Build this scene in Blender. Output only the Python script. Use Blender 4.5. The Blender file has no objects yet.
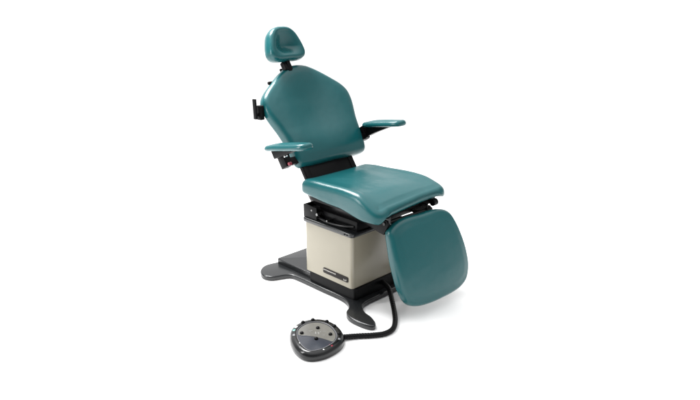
import bpy, bmesh, math, random
from mathutils import Vector, Matrix
random.seed(4)
S = bpy.context.scene
C = S.collection

# ---------------------------------------------------------------- camera
cam = bpy.data.objects.new('camera', bpy.data.cameras.new('camera'))
C.objects.link(cam)
cam.location = (3 * math.cos(math.radians(-45)), 3 * math.sin(math.radians(-45)), 1.5)
look = Vector((-0.05, 0.03, 0.5))
cam.rotation_euler = (look - cam.location).to_track_quat('-Z', 'Y').to_euler()
cam.data.sensor_width = 36
cam.data.lens = 632.5 / 700 * 36
cam.data.clip_end = 500
S.camera = cam

# ---------------------------------------------------------------- light
W = bpy.data.worlds.new('World'); S.world = W; W.use_nodes = True
bg = W.node_tree.nodes['Background']
bg.inputs['Color'].default_value = (1, 1, 1, 1)
# a white studio: bright diffusing ceiling, white backdrop at the far side, dimmer room behind the camera
wn = W.node_tree
def wnode(t, **kw):
    n = wn.nodes.new(t)
    for k, v in kw.items(): setattr(n, k, v)
    return n
wtc = wnode('ShaderNodeTexCoord')
def lobe(d, lo, hi, amt):
    dp = wnode('ShaderNodeVectorMath', operation='DOT_PRODUCT')
    dp.inputs[1].default_value = Vector(d).normalized()
    wn.links.new(wtc.outputs['Generated'], dp.inputs[0])
    mr = wnode('ShaderNodeMapRange', interpolation_type='SMOOTHSTEP')
    mr.inputs['From Min'].default_value = lo; mr.inputs['From Max'].default_value = hi
    mr.inputs['To Min'].default_value = 0; mr.inputs['To Max'].default_value = amt
    wn.links.new(dp.outputs['Value'], mr.inputs['Value']); return mr.outputs[0]
def wadd(a, b):
    m = wnode('ShaderNodeMath', operation='ADD'); wn.links.new(a, m.inputs[0])
    if isinstance(b, float): m.inputs[1].default_value = b
    else: wn.links.new(b, m.inputs[1])
    return m.outputs[0]
tot = wadd(wadd(lobe((0, 0, 1), 0.5, 0.95, 1.95), wadd(lobe((-0.75, 0.65, 0.0), 0.35, 0.85, 0.95), lobe((0.9, 0.4, 0.1), 0.6, 0.95, 0.40))), 0.30)
wn.links.new(tot, bg.inputs['Strength'])
def area(name, loc, target, sx, sy, power, col=(1, 1, 1)):
    l = bpy.data.lights.new(name, 'AREA'); l.shape = 'RECTANGLE'
    l.size = sx; l.size_y = sy; l.energy = power; l.color = col
    o = bpy.data.objects.new(name, l); C.objects.link(o); o.location = loc
    o.rotation_euler = (Vector(target) - Vector(loc)).to_track_quat('-Z', 'Y').to_euler()
    return o
area('softbox_overhead', (-1.7, -0.3, 2.9), (0, 0.1, 0.5), 1.0, 1.4, 190)
area('softbox_side', (-1.5, -2.4, 1.5), (0, 0.1, 0.7), 0.35, 1.3, 45)
S.view_settings.view_transform = 'Standard'
S.view_settings.look = 'None'
S.view_settings.exposure = 0.0
S.view_settings.gamma = 1.0

# ---------------------------------------------------------------- materials
def mat(name, col, rough=0.5, metal=0.0, bump=0.0, bscale=300, var=0.0, vscale=6, coat=0.0, spec=0.5, rvar=0.0, crease=0.0):
    m = bpy.data.materials.new(name); m.use_nodes = True
    nt = m.node_tree; b = nt.nodes['Principled BSDF']
    b.inputs['Base Color'].default_value = (*col, 1)
    b.inputs['Roughness'].default_value = rough
    b.inputs['Metallic'].default_value = metal
    b.inputs['Specular IOR Level'].default_value = spec
    if coat:
        b.inputs['Coat Weight'].default_value = coat
        b.inputs['Coat Roughness'].default_value = 0.22
    tc = nt.nodes.new('ShaderNodeTexCoord')
    def noise(scale, detail=4):
        n = nt.nodes.new('ShaderNodeTexNoise'); n.inputs['Scale'].default_value = scale
        n.inputs['Detail'].default_value = detail
        nt.links.new(tc.outputs['Object'], n.inputs['Vector']); return n
    if var:
        n = noise(vscale)
        mx = nt.nodes.new('ShaderNodeMixRGB'); mx.blend_type = 'MIX'
        mx.inputs[1].default_value = (*[c * (1 - var) for c in col], 1)
        mx.inputs[2].default_value = (*[min(1, c * (1 + var)) for c in col], 1)
        nt.links.new(n.outputs['Fac'], mx.inputs[0]); nt.links.new(mx.outputs[0], b.inputs['Base Color'])
    if rvar:
        n = noise(14, 6)
        mr = nt.nodes.new('ShaderNodeMapRange')
        mr.inputs['To Min'].default_value = rough - rvar; mr.inputs['To Max'].default_value = rough + rvar
        nt.links.new(n.outputs['Fac'], mr.inputs['Value']); nt.links.new(mr.outputs[0], b.inputs['Roughness'])
    last = None
    if crease:
        n = noise(7, 2)
        bp = nt.nodes.new('ShaderNodeBump'); bp.inputs['Strength'].default_value = crease
        bp.inputs['Distance'].default_value = 0.02
        nt.links.new(n.outputs['Fac'], bp.inputs['Height']); last = bp
    if bump:
        v = nt.nodes.new('ShaderNodeTexVoronoi'); v.inputs['Scale'].default_value = bscale
        nt.links.new(tc.outputs['Object'], v.inputs['Vector'])
        bp = nt.nodes.new('ShaderNodeBump'); bp.inputs['Strength'].default_value = bump
        bp.inputs['Distance'].default_value = 0.001
        nt.links.new(v.outputs['Distance'], bp.inputs['Height'])
        if last: nt.links.new(last.outputs[0], bp.inputs['Normal'])
        last = bp
    if last: nt.links.new(last.outputs[0], b.inputs['Normal'])
    return m
VINYL = mat('teal_vinyl', (0.0042, 0.074, 0.081), 0.26, bump=0.24, bscale=330, var=0.04, vscale=3, crease=0.22, spec=0.38)
BLACK = mat('black_plastic', (0.0035, 0.0035, 0.004), 0.36, bump=0.1, bscale=600, spec=0.10)
STEEL_BLACK = mat('black_painted_steel', (0.004, 0.004, 0.0045), 0.30, bump=0.05, bscale=500, var=0.2, spec=0.3)
CHARCOAL = mat('charcoal_casting', (0.011, 0.012, 0.013), 0.24, bump=0.10, bscale=500, var=0.1, vscale=12, rvar=0.05, spec=0.5)
BEIGE = mat('beige_enamel', (0.275, 0.252, 0.195), 0.22, bump=0.04, bscale=500, var=0.02, vscale=3, rvar=0.03)
CHROME = mat('bright_metal', (0.75, 0.75, 0.75), 0.2, 1.0)
DARKMETAL = mat('dark_metal', (0.18, 0.18, 0.18), 0.35, 1.0)
LABELMAT = mat('nameplate_brown_black', (0.012, 0.009, 0.008), 0.45, spec=0.15)
PRINT = mat('pale_print', (0.62, 0.6, 0.56), 0.5)
GREYPRINT = mat('grey_print', (0.22, 0.22, 0.21), 0.5)
PANEL = mat('grey_control_panel', (0.115, 0.112, 0.102), 0.16, var=0.15, vscale=25)
PANELBLUE = mat('slate_control_panel', (0.026, 0.029, 0.038), 0.22, var=0.15, vscale=40)
RING = mat('dark_grey_shell', (0.004, 0.0045, 0.005), 0.22, bump=0.08, bscale=500, spec=0.4)
RED = mat('red_plastic', (0.20, 0.008, 0.025), 0.35)
GREEN = mat('pale_green_plastic', (0.12, 0.32, 0.29), 0.35)
WHITEP = mat('white_plastic', (0.75, 0.75, 0.75), 0.35)
GREYP = mat('grey_plastic', (0.16, 0.16, 0.17), 0.35)
FLOOR = mat('white_studio_floor', (0.93, 0.93, 0.93), 0.8, spec=0.1)

# ---------------------------------------------------------------- helpers
def smooth_closed(pts, n=8):
    """Catmull-Rom through closed control points"""
    out = []; N = len(pts)
    for i in range(N):
        p0, p1, p2, p3 = (Vector(pts[(i + k) % N]) for k in (-1, 0, 1, 2))
        for j in range(n):
            t = j / n
            out.append(0.5 * ((2 * p1) + (p2 - p0) * t + (2 * p0 - 5 * p1 + 4 * p2 - p3) * t * t + (3 * p1 - p0 - 3 * p2 + p3) * t ** 3))
    return resample(out, N * n)
def resample(pts, n):
    L = [0]
    for i in range(len(pts)): L.append(L[-1] + (pts[(i + 1) % len(pts)] - pts[i]).length)
    out = []; k = 0
    for i in range(n):
        d = L[-1] * i / n
        while L[k + 1] < d: k += 1
        t = (d - L[k]) / max(1e-9, L[k + 1] - L[k])
        out.append(pts[k].lerp(pts[(k + 1) % len(pts)], t))
    return out
def ccw(pts):
    a = sum(pts[i].x * pts[(i + 1) % len(pts)].y - pts[(i + 1) % len(pts)].x * pts[i].y for i in range(len(pts)))
    return pts if a > 0 else list(reversed(pts))
def normals(pts):
    N = len(pts); r = []
    for i in range(N):
        t = (pts[(i + 1) % N] - pts[i - 1]); t.normalize(); r.append(Vector((t.y, -t.x)))
    return r
def mirror(half, cx=0.0):
    """half outline (d, v) from bottom centre to top centre -> closed outline"""
    r = [(cx + d, v) for d, v in half]
    l = [(cx - d, v) for d, v in reversed(half) if abs(d) > 1e-6]
    return r + l
def rrect(x0, y0, x1, y1, r, n=6):
    out = []
    for cx, cy, a0 in ((x1 - r, y0 + r, -90), (x1 - r, y1 - r, 0), (x0 + r, y1 - r, 90), (x0 + r, y0 + r, 180)):
        for i in range(n + 1):
            a = math.radians(a0 + 90 * i / n); out.append(Vector((cx + r * math.cos(a), cy + r * math.sin(a))))
    return out
def link(name, bm, m, parent=None, smooth=True, sharp=None):
    bmesh.ops.recalc_face_normals(bm, faces=bm.faces[:])
    me = bpy.data.meshes.new(name); 
    if parent is not None:
        loc = root_loc(parent); bmesh.ops.translate(bm, verts=bm.verts[:], vec=-loc)
    bm.to_mesh(me); bm.free()
    for p in me.polygons: p.use_smooth = smooth
    if sharp: me.set_sharp_from_angle(angle=math.radians(sharp))
    me.materials.append(m)
    o = bpy.data.objects.new(name, me); C.objects.link(o)
    if parent is not None: o.parent = parent
    return o
def root_loc(o):
    while o.parent: o = o.parent
    return o.location
def frame(o, ev, eu=(0, 1, 0)):
    o = Vector(o); ev = Vector(ev).normalized(); eu = Vector(eu).normalized()
    en = eu.cross(ev).normalized(); eu = ev.cross(en)
    return o, eu, ev, en
def loops_to(bm, rings, cap0=True, cap1=True):
    vs = [[bm.verts.new(p) for p in r] for r in rings]
    for a, b in zip(vs, vs[1:]):
        n = len(a)
        for i in range(n): bm.faces.new((a[i], a[(i + 1) % n], b[(i + 1) % n], b[i]))
    if cap0: bm.faces.new(list(reversed(vs[0])))
    if cap1: bm.faces.new(vs[-1])
def cushion(bm, outl, fr, r, ztop, zbot, centre, kz=12, rb=0.012, bulge=0.0):
    """upholstered pad: rounded rim of radius r, free top height ztop(u,v,k), bottom zbot(u,v)"""
    o, eu, ev, en = fr
    pts = ccw(outl); nm = normals(pts); rings = []
    P = lambda q, z: o + eu * q.x + ev * q.y + en * z
    rings.append([P(Vector(centre).lerp(p - n * rb * 1.5, 0.5), zbot(p.x, p.y)) for p, n in zip(pts, nm)])
    for a in (0, 30, 60, 90):
        ar = math.radians(a)
        rings.append([P(p - n * rb * (1 - math.sin(ar)), zbot(p.x, p.y) + rb * (1 - math.cos(ar))) for p, n in zip(pts, nm)])
    for t in (0.33, 0.66):
        rings.append([P(p + n * bulge * math.sin(math.pi * t), (zbot(p.x, p.y) + rb) * (1 - t) + (ztop(p.x, p.y, 1) - r) * t) for p, n in zip(pts, nm)])
    for a in (0, 15, 30, 45, 60, 75, 90):
        ar = math.radians(a)
        rings.append([P(p - n * r * (1 - math.cos(ar)), ztop(p.x, p.y, 1) - r * (1 - math.sin(ar))) for p, n in zip(pts, nm)])
    c = Vector(centre)
    for i in range(1, kz):
        k = 1 - i / kz
        row = []
        for p, n in zip(pts, nm):
            q = c.lerp(p - n * r, k); row.append(P(q, ztop(q.x, q.y, k)))
        rings.append(row)
    vs = [[bm.verts.new(p) for p in rr] for rr in rings]
    N = len(pts)
    for a, b in zip(vs, vs[1:]):
        for i in range(N): bm.faces.new((a[i], a[(i + 1) % N], b[(i + 1) % N], b[i]))
    bm.faces.new(list(reversed(vs[0])))
    cv = bm.verts.new(P(c, ztop(c.x, c.y, 0)))
    for i in range(N): bm.faces.new((vs[-1][i], vs[-1][(i + 1) % N], cv))
def prism(bm, outl, z0, z1, bev=0.003, fr=None, seg=3, botbev=0.0):
    pts = ccw([Vector(p) for p in outl]); nm = normals(pts)
    o, eu, ev, en = fr if fr else (Vector(), Vector((1, 0, 0)), Vector((0, 1, 0)), Vector((0, 0, 1)))
    P = lambda q, z: o + eu * q.x + ev * q.y + en * z
    rings = []
    if botbev:
        rings.append([P(p - n * botbev, z0) for p, n in zip(pts, nm)])
        rings.append([P(p, z0 + botbev) for p, n in zip(pts, nm)])
    else: rings.append([P(p, z0) for p in pts])
    for i in range(seg + 1):
        a = math.pi / 2 * i / seg
        rings.append([P(p - n * bev * (1 - math.cos(a)), z1 - bev * (1 - math.sin(a))) for p, n in zip(pts, nm)])
    loops_to(bm, rings)
def box(bm, size, fr, loc=(0, 0, 0), bev=0.003):
    """box centred at loc in frame coordinates"""
    o, eu, ev, en = fr
    M = Matrix((eu, ev, en)).transposed()
    t = bmesh.new(); bmesh.ops.create_cube(t, size=1)
    bmesh.ops.scale(t, vec=size, verts=t.verts[:])
    if bev: bmesh.ops.bevel(t, geom=t.edges[:] , offset=bev, segments=2, affect='EDGES', profile=0.6)
    c = o + M @ Vector(loc)
    idx = {}
    for v in t.verts: idx[v] = bm.verts.new(M @ v.co + c)
    for f in t.faces: bm.faces.new([idx[v] for v in f.verts])
    t.free()
WF = (Vector(), Vector((1, 0, 0)), Vector((0, 1, 0)), Vector((0, 0, 1)))
def cyl(bm, p0, p1, r0, r1=None, n=28, bev=0.0015):
    p0 = Vector(p0); p1 = Vector(p1); r1 = r0 if r1 is None else r1
    d = (p1 - p0); L = d.length; d.normalize()
    a = d.orthogonal().normalized(); b = d.cross(a)
    prof = [(r0 - bev, 0), (r0, bev), (r1, L - bev), (r1 - bev, L)]
    loops_to(bm, [[p0 + d * z + (a * math.cos(2 * math.pi * i / n) + b * math.sin(2 * math.pi * i / n)) * r for i in range(n)] for r, z in prof])
def spline(pts, n=16):
    pts = [Vector(p) for p in pts]; P = [2 * pts[0] - pts[1]] + pts + [2 * pts[-1] - pts[-2]]; out = []
    for i in range(1, len(P) - 2):
        p0, p1, p2, p3 = P[i - 1:i + 3]
        for j in range(n):
            t = j / n
            out.append(0.5 * ((2 * p1) + (p2 - p0) * t + (2 * p0 - 5 * p1 + 4 * p2 - p3) * t * t + (3 * p1 - p0 - 3 * p2 + p3) * t ** 3))
    out.append(pts[-1]); return out
def tube(bm, path, rad, n=14):
    """rad is a number or function of index"""
    rings = []; up = Vector((0, 0, 1))
    for i, p in enumerate(path):
        d = (path[min(i + 1, len(path) - 1)] - path[max(i - 1, 0)]).normalized()
        a = up - d * up.dot(d)
        if a.length < 1e-3: a = d.orthogonal()
        a.normalize(); up = a; b = d.cross(a); r = rad(i) if callable(rad) else rad
        rings.append([p + (a * math.cos(2 * math.pi * k / n) + b * math.sin(2 * math.pi * k / n)) * r for k in range(n)])
    loops_to(bm, rings)
def thing(name, label, cat, loc):
    o = bpy.data.objects.new(name, None); C.objects.link(o); o.location = loc
    o['label'] = label; o['category'] = cat; o.empty_display_size = 0.1; return o
def V(x, y): return Vector((x, y))
def smst(x, a, b):
    t = max(0.0, min(1.0, (x - a) / (b - a))); return t * t * (3 - 2 * t)

# ---------------------------------------------------------------- floor
bm = bmesh.new(); bmesh.ops.create_grid(bm, x_segments=1, y_segments=1, size=240)
fl = link('floor', bm, FLOOR, smooth=False); fl['kind'] = 'structure'

# ================================================================ chair
chair = thing('examination_chair', 'teal vinyl power chair with headrest, armrests and hanging leg rest on a beige pedestal', 'medical chair', (-0.08, 0.1, 0))

# --- base plate with four curved feet
BC = 0.115
near = [(0.144, 0.02), (0.146, -0.044), (0.164, -0.095), (0.217, -0.130), (0.269, -0.142), (0.322, -0.168), (0.338, -0.198), (0.299, -0.219), (0.208, -0.223), (0.151, -0.196),
        (0.115, -0.142), (0.031, -0.103), (-0.142, -0.103), (-0.34, -0.106), (-0.380, -0.122), (-0.402, -0.165), (-0.425, -0.208), (-0.475, -0.224), (-0.535, -0.196), (-0.572, -0.135), (-0.560, -0.06), (-0.545, 0.02)]
far = [(min(x, 0.315) if x > 0 else x, 2 * BC - y) for x, y in reversed(near)]
bm = bmesh.new(); prism(bm, smooth_closed(near + far, 6), 0.004, 0.027, 0.008, seg=4)
base = link('base_plate', bm, CHARCOAL, chair, sharp=50)
for x, y in ((0.29, -0.19), (-0.50, -0.18), (0.27, 0.41), (-0.50, 0.41)):
    bm = bmesh.new(); cyl(bm, (x, y, 0), (x, y, 0.0035), 0.022); link('foot_pad', bm, BLACK, base, sharp=40)
# --- raised rear block of the base
bm = bmesh.new(); prism(bm, rrect(-0.548, -0.066, -0.252, 0.30, 0.012), 0.0275, 0.056, 0.005)
link('base_block', bm, CHARCOAL, chair, sharp=50)
# --- pedestal
bm = bmesh.new(); prism(bm, rrect(-0.247, -0.086, 0.103, 0.262, 0.016), 0.0275, 0.090, 0.004)
link('kick_plate', bm, BLACK, chair, sharp=40)
bm = bmesh.new(); prism(bm, rrect(-0.262, -0.096, 0.092, 0.272, 0.018), 0.0905, 0.366, 0.002)
ped = link('pedestal', bm, BEIGE, chair, sharp=40)
# nameplate on the near side
NF = (Vector((-0.026, -0.0965, 0.133)), Vector((1, 0, 0)), Vector((0, 0, 1)), Vector((0, -1, 0)))
bm = bmesh.new(); prism(bm, rrect(-0.092, -0.0145, 0.092, 0.0145, 0.008), 0, 0.0035, 0.001, fr=NF)
npl = link('name_plate', bm, LABELMAT, ped, sharp=40)
bm = bmesh.new()
x = -0.086
for i in range(11):                         # the tiny word along the top of the plate, too small to read in the photograph
    w = random.choice((0.0045, 0.006, 0.0065))
    box(bm, (0.0016, 0.0062, 0.0006), NF, (x, 0.0055, 0.0040), 0)
    box(bm, (w * 0.6, 0.0016, 0.0006), NF, (x + w * 0.38, 0.0055 + random.choice((-0.0022, 0.0022, 0)), 0.0040), 0)
    box(bm, (0.0014, 0.0058, 0.0006), NF, (x + w * 0.8, 0.0055, 0.0041), 0)
    x += w + 0.0032
link('lettering', bm, PRINT, npl, smooth=False); bm = bmesh.new()
for i in range(3):
    xx = 0.062 + i * 0.008
    box(bm, (0.0018, 0.008, 0.0006), NF, (xx, -0.0045, 0.0040), 0)
    box(bm, (0.004, 0.0017, 0.0006), NF, (xx + 0.002, -0.0045 + random.choice((-0.003, 0.003)), 0.0041), 0)
link('lettering', bm, PRINT, npl, smooth=False)
# cap
bm = bmesh.new(); prism(bm, rrect(-0.272, -0.106, 0.100, 0.282, 0.022), 0.3665, 0.389, 0.007, seg=3, botbev=0.003)
cap = link('pedestal_cap', bm, CHARCOAL, chair, sharp=60)
for sx in (-0.005, 0.012):
    bm = bmesh.new(); box(bm, (0.009, 0.004, 0.006), WF, (sx + 0.055, -0.1075, 0.378), 0.001); link('switch', bm, BLACK, cap, sharp=40)

# --- seat frame (black mechanism between pedestal and cushion)
bm = bmesh.new()
box(bm, (0.35, 0.33, 0.05), WF, (-0.085, 0.105, 0.414), 0.006)
box(bm, (0.40, 0.28, 0.055), WF, (-0.02, 0.11, 0.465), 0.006)
sf = link('seat_frame', bm, BLACK, chair, sharp=40)
bm = bmesh.new()                             # near side bracket, a bent plate
box(bm, (0.10, 0.008, 0.068), WF, (-0.217, -0.092, 0.424), 0.002)
box(bm, (0.008, 0.10, 0.068), WF, (-0.265, -0.045, 0.424), 0.002)
link('side_bracket', bm, BLACK, chair, sharp=40)
for yy, sgn in ((-0.034, -1), (0.246, 1)):
    bm = bmesh.new()
    prism(bm, [V(-0.30, 0.0), V(-0.27, -0.035), V(0.02, -0.065), (0.28, -0.01), V(0.28, 0.02), V(-0.30, 0.035)], -0.004, 0.004, 0.001,
          fr=(Vector((0.0, yy, 0.485)), Vector((1, 0, 0)), Vector((0, 0, 1)), Vector((0, -1, 0))))
    link('side_rail', bm, STEEL_BLACK, chair, sharp=40)
for x, z, r in ((-0.205, 0.436, 0.006), (-0.165, 0.423, 0.008), (-0.09, 0.408, 0.005)):
    bm = bmesh.new(); cyl(bm, (x, -0.06, z), (x, -0.097, z), r); link('bolt', bm, DARKMETAL, sf, sharp=40)
bm = bmesh.new(); tube(bm, spline([(-0.19, -0.075, 0.405), (-0.1, -0.085, 0.398), (0.0, -0.08, 0.402), (0.07, -0.06, 0.41)]), 0.007)
link('link_rod', bm, STEEL_BLACK, chair, sharp=60)

# --- seat cushion
SF = frame((-0.242, 0.13, 0.574), (0.535, 0, -0.036))
SF = (Vector((-0.25, 0.135, 0.582)), Vector((0, 1, 0)), Vector((1, 0, 0)), Vector((0, 0, 1)))
shalf = [(0, -0.045), (0.11, -0.046), (0.195, -0.042), (0.235, -0.022), (0.247, 0.03), (0.249, 0.15), (0.252, 0.25), (0.259, 0.35), (0.264, 0.43), (0.259, 0.50), (0.240, 0.533), (0.205, 0.545), (0.15, 0.538), (0.08, 0.532), (0, 0.530)]
def s_top(u, v, k):
    a = abs(u) / 0.26
    side = 0.007 * smst(a, 0.5, 0.95)                                  # slight bolsters
    belly = 0.015 * math.exp(-((v - 0.30) / 0.15) ** 2) * (0.35 + 0.65 * min(1, a * a))
    front = -(0.034 - 0.016 * smst(u, -0.1, 0.22)) * smst(v, 0.38, 0.56) - (0.016 if u < 0 else 0.004) * smst(v, 0.38, 0.55) * smst(a, 0.6, 1.0)
    rear = -0.010 * (1 - smst(v, -0.05, 0.10)) + 0.006 * (1 - smst(v, 0.0, 0.30))
    return side + belly + front + rear + 0.006
def s_bot(u, v):
    a = abs(u) / 0.26
    z = -0.062 - 0.014 * smst(v, -0.02, 0.22) * smst(-u, -0.1, 0.2)
    z -= (0.022 if u < 0 else 0.012) * smst(v, 0.25, 0.45) * smst(a, 0.80, 0.95)    # hanging front corners
    z += 0.018 * smst(v, 0.47, 0.52) * (1 - smst(a, 0.65, 0.85)) + 0.006 * smst(u, 0.0, 0.1)
    return z
bm = bmesh.new(); cushion(bm, smooth_closed(mirror(shalf), 6), SF, 0.036, s_top, s_bot, (0, 0.26), kz=16)
seat = link('seat_cushion', bm, VINYL, chair)
bm = bmesh.new(); prism(bm, smooth_closed([(u * 0.90, 0.025 + v * 0.88) for u, v in mirror(shalf)], 4), -0.092, -0.060, 0.002, fr=SF)
link('seat_pan', bm, BLACK, seat, sharp=40)

# --- backrest
bdir = Vector((-0.32, 0, 0.467)).normalized()
BN = Vector((0.467, 0, 0.32)).normalized()
BF = (Vector((-0.298, 0.180, 0.652)), Vector((0, 1, 0)), bdir, BN)
bhalf = [(0, 0.0), (0.10, -0.002), (0.20, 0.0), (0.240, 0.010), (0.255, 0.045), (0.258, 0.12), (0.272, 0.20), (0.298, 0.285), (0.308, 0.34), (0.303, 0.39), (0.272, 0.435), (0.21, 0.483), (0.145, 0.529), (0.085, 0.563), (0.045, 0.576), (0, 0.58)]
def b_top(u, v, k):
    return 0.014 * (1 - ((u / 0.3) ** 2 + ((v - 0.29) / 0.32) ** 2)) - 0.024 * (1 - smst(abs(u), 0.0, 0.22)) * smst(v, 0.05, 0.3) * (1 - smst(v, 0.35, 0.55)) + 0.010 * math.exp(-((v - 0.12) / 0.09) ** 2)
bm = bmesh.new(); cushion(bm, smooth_closed(mirror(bhalf), 6), BF, 0.032, b_top, lambda u, v: -0.068, (0, 0.29), kz=16)
back = link('backrest', bm, VINYL, chair)
bm = bmesh.new(); prism(bm, smooth_closed(mirror([(d * 0.93, 0.02 + v * 0.93) for d, v in bhalf]), 4), -0.076, -0.069, 0.002, fr=BF)
link('back_panel', bm, BLACK, back, sharp=40)
# lower bracket joining back to seat
bm = bmesh.new()
box(bm, (0.37, 0.12, 0.020), BF, (-0.045, -0.055, -0.045), 0.004)
for u in (-0.205, 0.12): box(bm, (0.034, 0.16, 0.034), BF, (u, -0.075, -0.048), 0.004)
link('back_bracket', bm, BLACK, chair, sharp=40)
bm = bmesh.new()
cyl(bm, BF[0] + Vector((-0.02, -0.20, -0.16)), BF[0] + Vector((-0.02, 0.10, -0.16)), 0.016)
link('pivot_shaft', bm, STEEL_BLACK, chair, sharp=40)
# rear stay and side clamp (upper left of the back)
bm = bmesh.new()
LF = (BF[0] + bdir * 0.36 - BN * 0.05, BF[1], Vector((-0.05, 0, 1)).normalized(), Vector((1, 0, 0.05)).normalized())
box(bm, (0.06, 0.03, 0.03), LF, (-0.300, -0.02, 0.0), 0.004)
box(bm, (0.026, 0.075, 0.035), LF, (-0.322, -0.015, 0.0), 0.005)
clamp = link('side_clamp', bm, BLACK, chair, sharp=40)
bm = bmesh.new(); box(bm, (0.012, 0.105, 0.022), LF, (-0.352, 0.006, -0.004), 0.003)
box(bm, (0.03, 0.016, 0.016), LF, (-0.338, -0.025, -0.004), 0.003)
link('lever', bm, BLACK, clamp, sharp=40)
bm = bmesh.new(); cyl(bm, BF[0] + BF[1] * -0.17 + bdir * 0.50 - BN * 0.045, BF[0] + BF[1] * -0.205 + bdir * 0.50 - BN * 0.045, 0.009)
link('knob', bm, BLACK, chair, sharp=40)

# --- headrest with post
HU = Vector((-0.40, 0, 0.917)).normalized(); HNv = Vector((0.917, 0, 0.40)).normalized()
HF = (Vector((-0.592, 0.122, 1.164)), Vector((0, 1, 0)), HU, HNv)
hhalf = [(d, v * 0.93) for d, v in [(0, 0.0), (0.06, -0.002), (0.100, 0.008), (0.118, 0.036), (0.115, 0.075), (0.102, 0.120), (0.084, 0.160), (0.056, 0.188), (0.025, 0.198), (0, 0.199)]]
def h_top(u, v, k):
    g = 1 - smst(k, 0.25, 0.95)
    q = abs(u) / (0.100 - 0.42 * max(0.0, v - 0.07))
    w = (1 - smst(q, 0.12, 1.0)) * smst(v, 0.012, 0.085) * (1 - smst(v, 0.08, 0.185))
    return -0.046 * w
bm = bmesh.new(); cushion(bm, smooth_closed(mirror(hhalf), 8), HF, 0.020, h_top, lambda u, v: -0.080, (0, 0.095), kz=16, rb=0.022, bulge=0.003)
head = link('headrest', bm, VINYL, chair)
pc = BF[0] + bdir * 0.60 - BN * 0.05
bm = bmesh.new()
box(bm, (0.055, 0.05, 0.028), (Vector((-0.625, 0.11, 1.118)), BF[1], bdir, BN), (0, 0, 0), 0.006)
box(bm, (0.024, 0.09, 0.016), (Vector((-0.622, 0.118, 1.135)), BF[1], HU, HNv), (0, 0, 0), 0.004)
box(bm, (0.03, 0.20, 0.010), (Vector((-0.600, 0.115, 1.03)), BF[1], bdir, BN), (0, 0, -0.022), 0.003)
link('headrest_post', bm, BLACK, chair, sharp=40)

# --- armrests
def armrest(y, xr, zr, xf, zf, wedge):
    d = Vector((xf - xr, 0, zf - zr)); L = d.length; d.normalize()
    fr = (Vector((xr, y, zr)), Vector((0, 1, 0)), d, Vector((-d.z, 0, d.x)))
    ah = [(0, 0.0), (0.022, 0.002), (0.034, 0.02), (0.038, 0.08), (0.042, L * 0.6), (0.044, L - 0.05), (0.036, L - 0.014), (0.018, L), (0, L + 0.002)]
    bm = bmesh.new()
    cushion(bm, smooth_closed(mirror(ah), 6), fr, 0.018, lambda u, v, k: 0.014 + 0.006 * (1 - k * k) - 0.004 * (1 - smst(v, 0, 0.1)), lambda u, v: -0.018, (0, L / 2), kz=8, rb=0.012)
    pad = link('armrest', bm, VINYL, chair)
    sfm = (fr[0], d, fr[3], Vector((0, -1, 0)))
    bm = bmesh.new()
    prism(bm, [V(*w) for w in wedge(L)], -0.018, 0.018, 0.002, fr=sfm)
    link('arm_support', bm, BLACK, pad, sharp=40)
    return fr, L
fL, LL = armrest(-0.185, -0.433, 0.747, -0.110, 0.806, lambda L: [(0.045, -0.0185), (L - 0.10, -0.0185), (L - 0.11, -0.023), (0.11, -0.05), (0.06, -0.06)])
fR, LR = armrest(0.455, -0.360, 0.790, -0.070, 0.836, lambda L: [(0.02, -0.0185), (L - 0.09, -0.0185), (L - 0.10, -0.023), (0.09, -0.050), (0.03, -0.070)])
# hinges that carry the arms on the back
bm = bmesh.new()
box(bm, (0.045, 0.085, 0.05), BF, (-0.335, 0.055, -0.010), 0.005)
box(bm, (0.10, 0.04, 0.03), BF, (-0.29, 0.045, -0.035), 0.004)
hl = link('arm_hinge', bm, BLACK, chair, sharp=40)
bm = bmesh.new(); cyl(bm, BF[0] + BF[1] * -0.335 + bdir * 0.018 + BN * 0.028, BF[0] + BF[1] * -0.352 + bdir * 0.018 + BN * 0.028, 0.009)
link('release_button', bm, RED, hl, sharp=40)
bm = bmesh.new(); cyl(bm, BF[0] + BF[1] * -0.34 + bdir * 0.06 + BN * 0.028, BF[0] + BF[1] * -0.36 + bdir * 0.06 + BN * 0.028, 0.005)
link('screw', bm, CHROME, hl, sharp=40)
bm = bmesh.new()
box(bm, (0.06, 0.04, 0.04), BF, (0.262, 0.085, -0.015), 0.005)
box(bm, (0.03, 0.075, 0.04), BF, (0.268, 0.105, 0.0), 0.005)
link('arm_hinge', bm, BLACK, chair, sharp=40)

# --- leg rest
FU = Vector((-0.123, 0, 0.39)).normalized(); FNv = Vector((0.39, 0, 0.123)).normalized()
ry = Matrix.Rotation(math.radians(-7.5), 3, 'Z')
rl = ry @ Matrix.Rotation(math.radians(3.0), 3, FNv)     # the pad hangs a touch askew
FF = (Vector((0.450, 0.160, 0.077)), rl @ Vector((0, 1, 0)), rl @ FU, rl @ FNv)
fhalf = [(d * 0.985, v * 1.0) for d, v in [(0, -0.004), (0.10, -0.002), (0.17, 0.008), (0.222, 0.036), (0.250, 0.10), (0.252, 0.18), (0.241, 0.26), (0.222, 0.34), (0.198, 0.390), (0.155, 0.417), (0.09, 0.429), (0, 0.431)]]
fpts = [(u + (0.030 * (1 - smst(v, 0.10, 0.40)) if u < 0 else 0) - (0.012 * smst(v, 0.33, 0.40) if u < -0.08 else 0), v + (0.007 * smst(v, 0.3, 0.40) if u < -0.05 else 0)) for u, v in mirror(fhalf)]
bm = bmesh.new(); cushion(bm, smooth_closed(fpts, 6), FF, 0.030, lambda u, v, k: 0.024 - 0.020 * ((u / 0.24) ** 2 + ((v - 0.21) / 0.21) ** 2) ** 1.3 / 1.3, lambda u, v: -0.055, (0, 0.21), kz=14)
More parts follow.
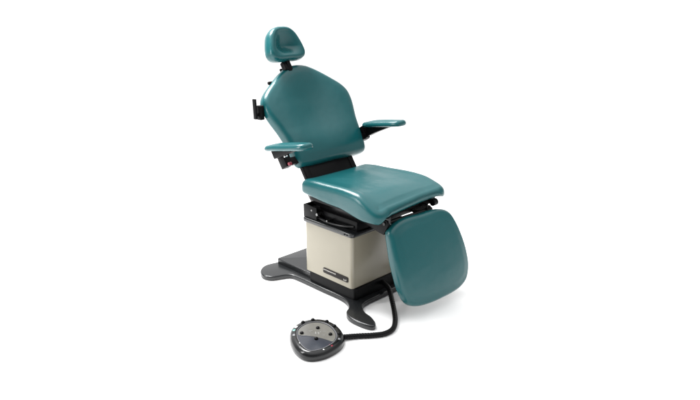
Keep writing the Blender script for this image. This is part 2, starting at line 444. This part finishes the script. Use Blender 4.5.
leg = link('leg_rest', bm, VINYL, chair)
bm = bmesh.new(); prism(bm, smooth_closed([(u * 0.88, 0.02 + v * 0.9) for u, v in fpts], 4), -0.064, -0.056, 0.002, fr=FF)
link('leg_rest_panel', bm, BLACK, leg, sharp=40)
# hinge assembly between seat and leg rest
bm = bmesh.new()
cyl(bm, (0.255, -0.05, 0.470), (0.270, 0.29, 0.470), 0.009)
link('hinge_bar', bm, STEEL_BLACK, chair, sharp=40)
for y in (-0.035, 0.275):
    bm = bmesh.new()
    prism(bm, [V(0.12, -0.02), V(0.22, -0.045), V(0.255, -0.05), V(0.280, 0.0), V(0.275, 0.025), V(0.10, 0.02)], -0.009, 0.009, 0.002,
          fr=(Vector((-0.005, y, 0.462)), Vector((1, 0, 0)), Vector((0, 0, 1)), Vector((0, -1, 0))))
    link('hinge_arm', bm, BLACK, chair, sharp=40)
bm = bmesh.new(); cyl(bm, (0.276, 0.285, 0.503), (0.276, 0.315, 0.503), 0.018); cyl(bm, (0.276, 0.3155, 0.503), (0.276, 0.322, 0.503), 0.010)
link('hinge_knob', bm, BLACK, chair, sharp=40)

# ================================================================ foot control
ctl = thing('foot_control', 'small black foot control with grey button panel on the floor before the chair', 'foot pedal', (0.23, -0.47, 0))
po = [(0.104, -0.508), (0.082, -0.455), (0.085, -0.394), (0.122, -0.343), (0.175, -0.322), (0.237, -0.327), (0.305, -0.358), (0.348, -0.405), (0.374, -0.464), (0.382, -0.540), (0.362, -0.598), (0.322, -0.620), (0.263, -0.610), (0.205, -0.585), (0.150, -0.550)]
po = [(x - 0.5 * 0.17 * max(0, (x - 0.23) - (y + 0.47)), y + 0.5 * 0.17 * max(0, (x - 0.23) - (y + 0.47))) for x, y in po]
cx = sum(p[0] for p in po) / len(po); cy = sum(p[1] for p in po) / len(po)
def scl(k, o=po, dx=0, dy=0): return [(cx + (x - cx) * k + dx, cy + (y - cy) * k + dy) for x, y in o]
bm = bmesh.new()
out = ccw(smooth_closed(po, 8)); nm = normals(out)
SH = lambda ins: smst(ins, 0.008, 0.036) * 0.008
rings = []
for ins, z in ((0.004, 0.002), (0.0, 0.006), (0.0, 0.016), (0.002, 0.026), (0.006, 0.034), (0.014, 0.040), (0.026, 0.043), (0.033, 0.043), (0.036, 0.040)):
    rings.append([Vector((p.x - n.x * ins + SH(ins), p.y - n.y * ins - SH(ins), z)) for p, n in zip(out, nm)])
loops_to(bm, rings)
shell = link('shell', bm, RING, ctl, sharp=55)
inn = [p - n * 0.037 + V(0.008, -0.008) for p, n in zip(out, nm)]
bm = bmesh.new(); prism(bm, inn, 0.0395, 0.0415, 0.0008); pan = link('panel', bm, PANELBLUE, ctl, sharp=40)
tr = []
for ins, z in ((0.0335, 0.0425), (0.0340, 0.0442), (0.0358, 0.0442), (0.0365, 0.0420)):
    tr.append([Vector((p.x - n.x * ins + 0.008, p.y - n.y * ins - 0.008, z)) for p, n in zip(out, nm)])
bm = bmesh.new(); loops_to(bm, tr, False, False); link('trim_ring', bm, GREYP, shell, sharp=60)
# pale graphic area: upper part of the panel, cut by a shallow arc seen across the button side
inn2 = [p - n * 0.040 + V(0.008, -0.008) for p, n in zip(out, nm)]
ax = Vector((0.2300 - 0.33, -0.40 + 0.60)).normalized()      # toward the far side of the control
side = Vector((ax.y, -ax.x)); c0 = Vector((0.232, -0.468))
def clipf(p):
    s = (p - c0).dot(side); return (p - c0).dot(ax) - (-0.018 + 0.020 * math.cos(s / 0.11 * math.pi / 2) - 0.014)
pts = resample(inn2, 160); res = []
keep = [clipf(p) > 0 for p in pts]
st = next(i for i in range(160) if keep[i] and not keep[i - 1])
i = st
while keep[i % 160]: res.append(pts[i % 160]); i += 1
a, b = res[-1], res[0]
for j in range(1, 24):
    q = a.lerp(b, j / 24); s = (q - c0).dot(side)
    q2 = c0 + side * s + ax * (-0.032 + 0.020 * math.cos(s / 0.11 * math.pi / 2)); res.append(q2)
bm = bmesh.new(); prism(bm, res, 0.0416, 0.0424, 0.0003, seg=1); link('graphic_panel', bm, PANEL, pan, smooth=False)
# printed marks on the graphic panel
bm = bmesh.new()
gf = (Vector((0.222, -0.448, 0.0428)), Vector((0.70, 0.714, 0)).normalized(), Vector((-0.714, 0.70, 0)).normalized(), Vector((0, 0, 1)))
for (u, v, w, h) in ((-0.008, 0.0, 0.003, 0.020), (0.0, 0.003, 0.010, 0.0025), (0.007, -0.003, 0.003, 0.018), (-0.003, -0.008, 0.006, 0.0025), (0.014, 0.010, 0.004, 0.004),
                     (-0.03, 0.018, 0.018, 0.002), (0.032, 0.014, 0.014, 0.002), (-0.034, 0.010, 0.010, 0.002), (0.03, -0.020, 0.010, 0.002), (-0.05, -0.022, 0.040, 0.002)):
    box(bm, (w, h, 0.0005), gf, (u, v, 0), 0)
link('printed_marks', bm, GREYPRINT, pan, smooth=False)
def button(x, y, z, r, h, m, name='button', n=20):
    bm = bmesh.new()
    loops_to(bm, [[Vector((x + rr * math.cos(2 * math.pi * i / n), y + rr * math.sin(2 * math.pi * i / n), z + zz)) for i in range(n)] for rr, zz in ((r, 0), (r, h * 0.45), (r * 0.85, h * 0.75), (r * 0.6, h * 0.93), (r * 0.25, h))])
    link(name, bm, m, ctl, sharp=50)
for x, y in ((0.176, -0.500), (0.193, -0.418), (0.275, -0.416), (0.258, -0.486)): button(x, y, 0.0425, 0.0088, 0.0085, BLACK)
def rim(x, y, k=0.5):       # a point on the shoulder of the shell
    p = min(zip(out, nm), key=lambda q: (q[0] - Vector((x, y))).length); return p[0] - p[1] * 0.024
for x, y in ((0.105, -0.37), (0.175, -0.32), (0.24, -0.327), (0.31, -0.36), (0.085, -0.43)):
    q = rim(x, y); button(q.x, q.y, 0.038, 0.010, 0.012, BLACK)
for x, y, m in ((0.374, -0.470, RED), (0.345, -0.40, GREYP), (0.110, -0.520, GREEN), (0.094, -0.485, WHITEP), (0.15, -0.55, GREYP), (0.382, -0.53, BLACK)):
    q = rim(x, y); button(q.x, q.y, 0.037, 0.011, 0.006, m)
for x, y in ((0.232, -0.560), (0.345, -0.520)): button(x, y, 0.0415, 0.004, 0.002, CHROME, 'screw')
# hose to the base
path = spline([(0.300, -0.356, 0.016), (0.335, -0.300, 0.013), (0.380, -0.244, 0.013), (0.407, -0.195, 0.013), (0.405, -0.140, 0.013), (0.365, -0.078, 0.013), (0.300, -0.012, 0.020), (0.225, 0.052, 0.038), (0.165, 0.096, 0.058), (0.105, 0.115, 0.066)], 22)
bm = bmesh.new(); tube(bm, path, lambda i: 0.0122 + 0.0009 * math.sin(i * 1.6), 14)
link('cord', bm, BLACK, ctl)
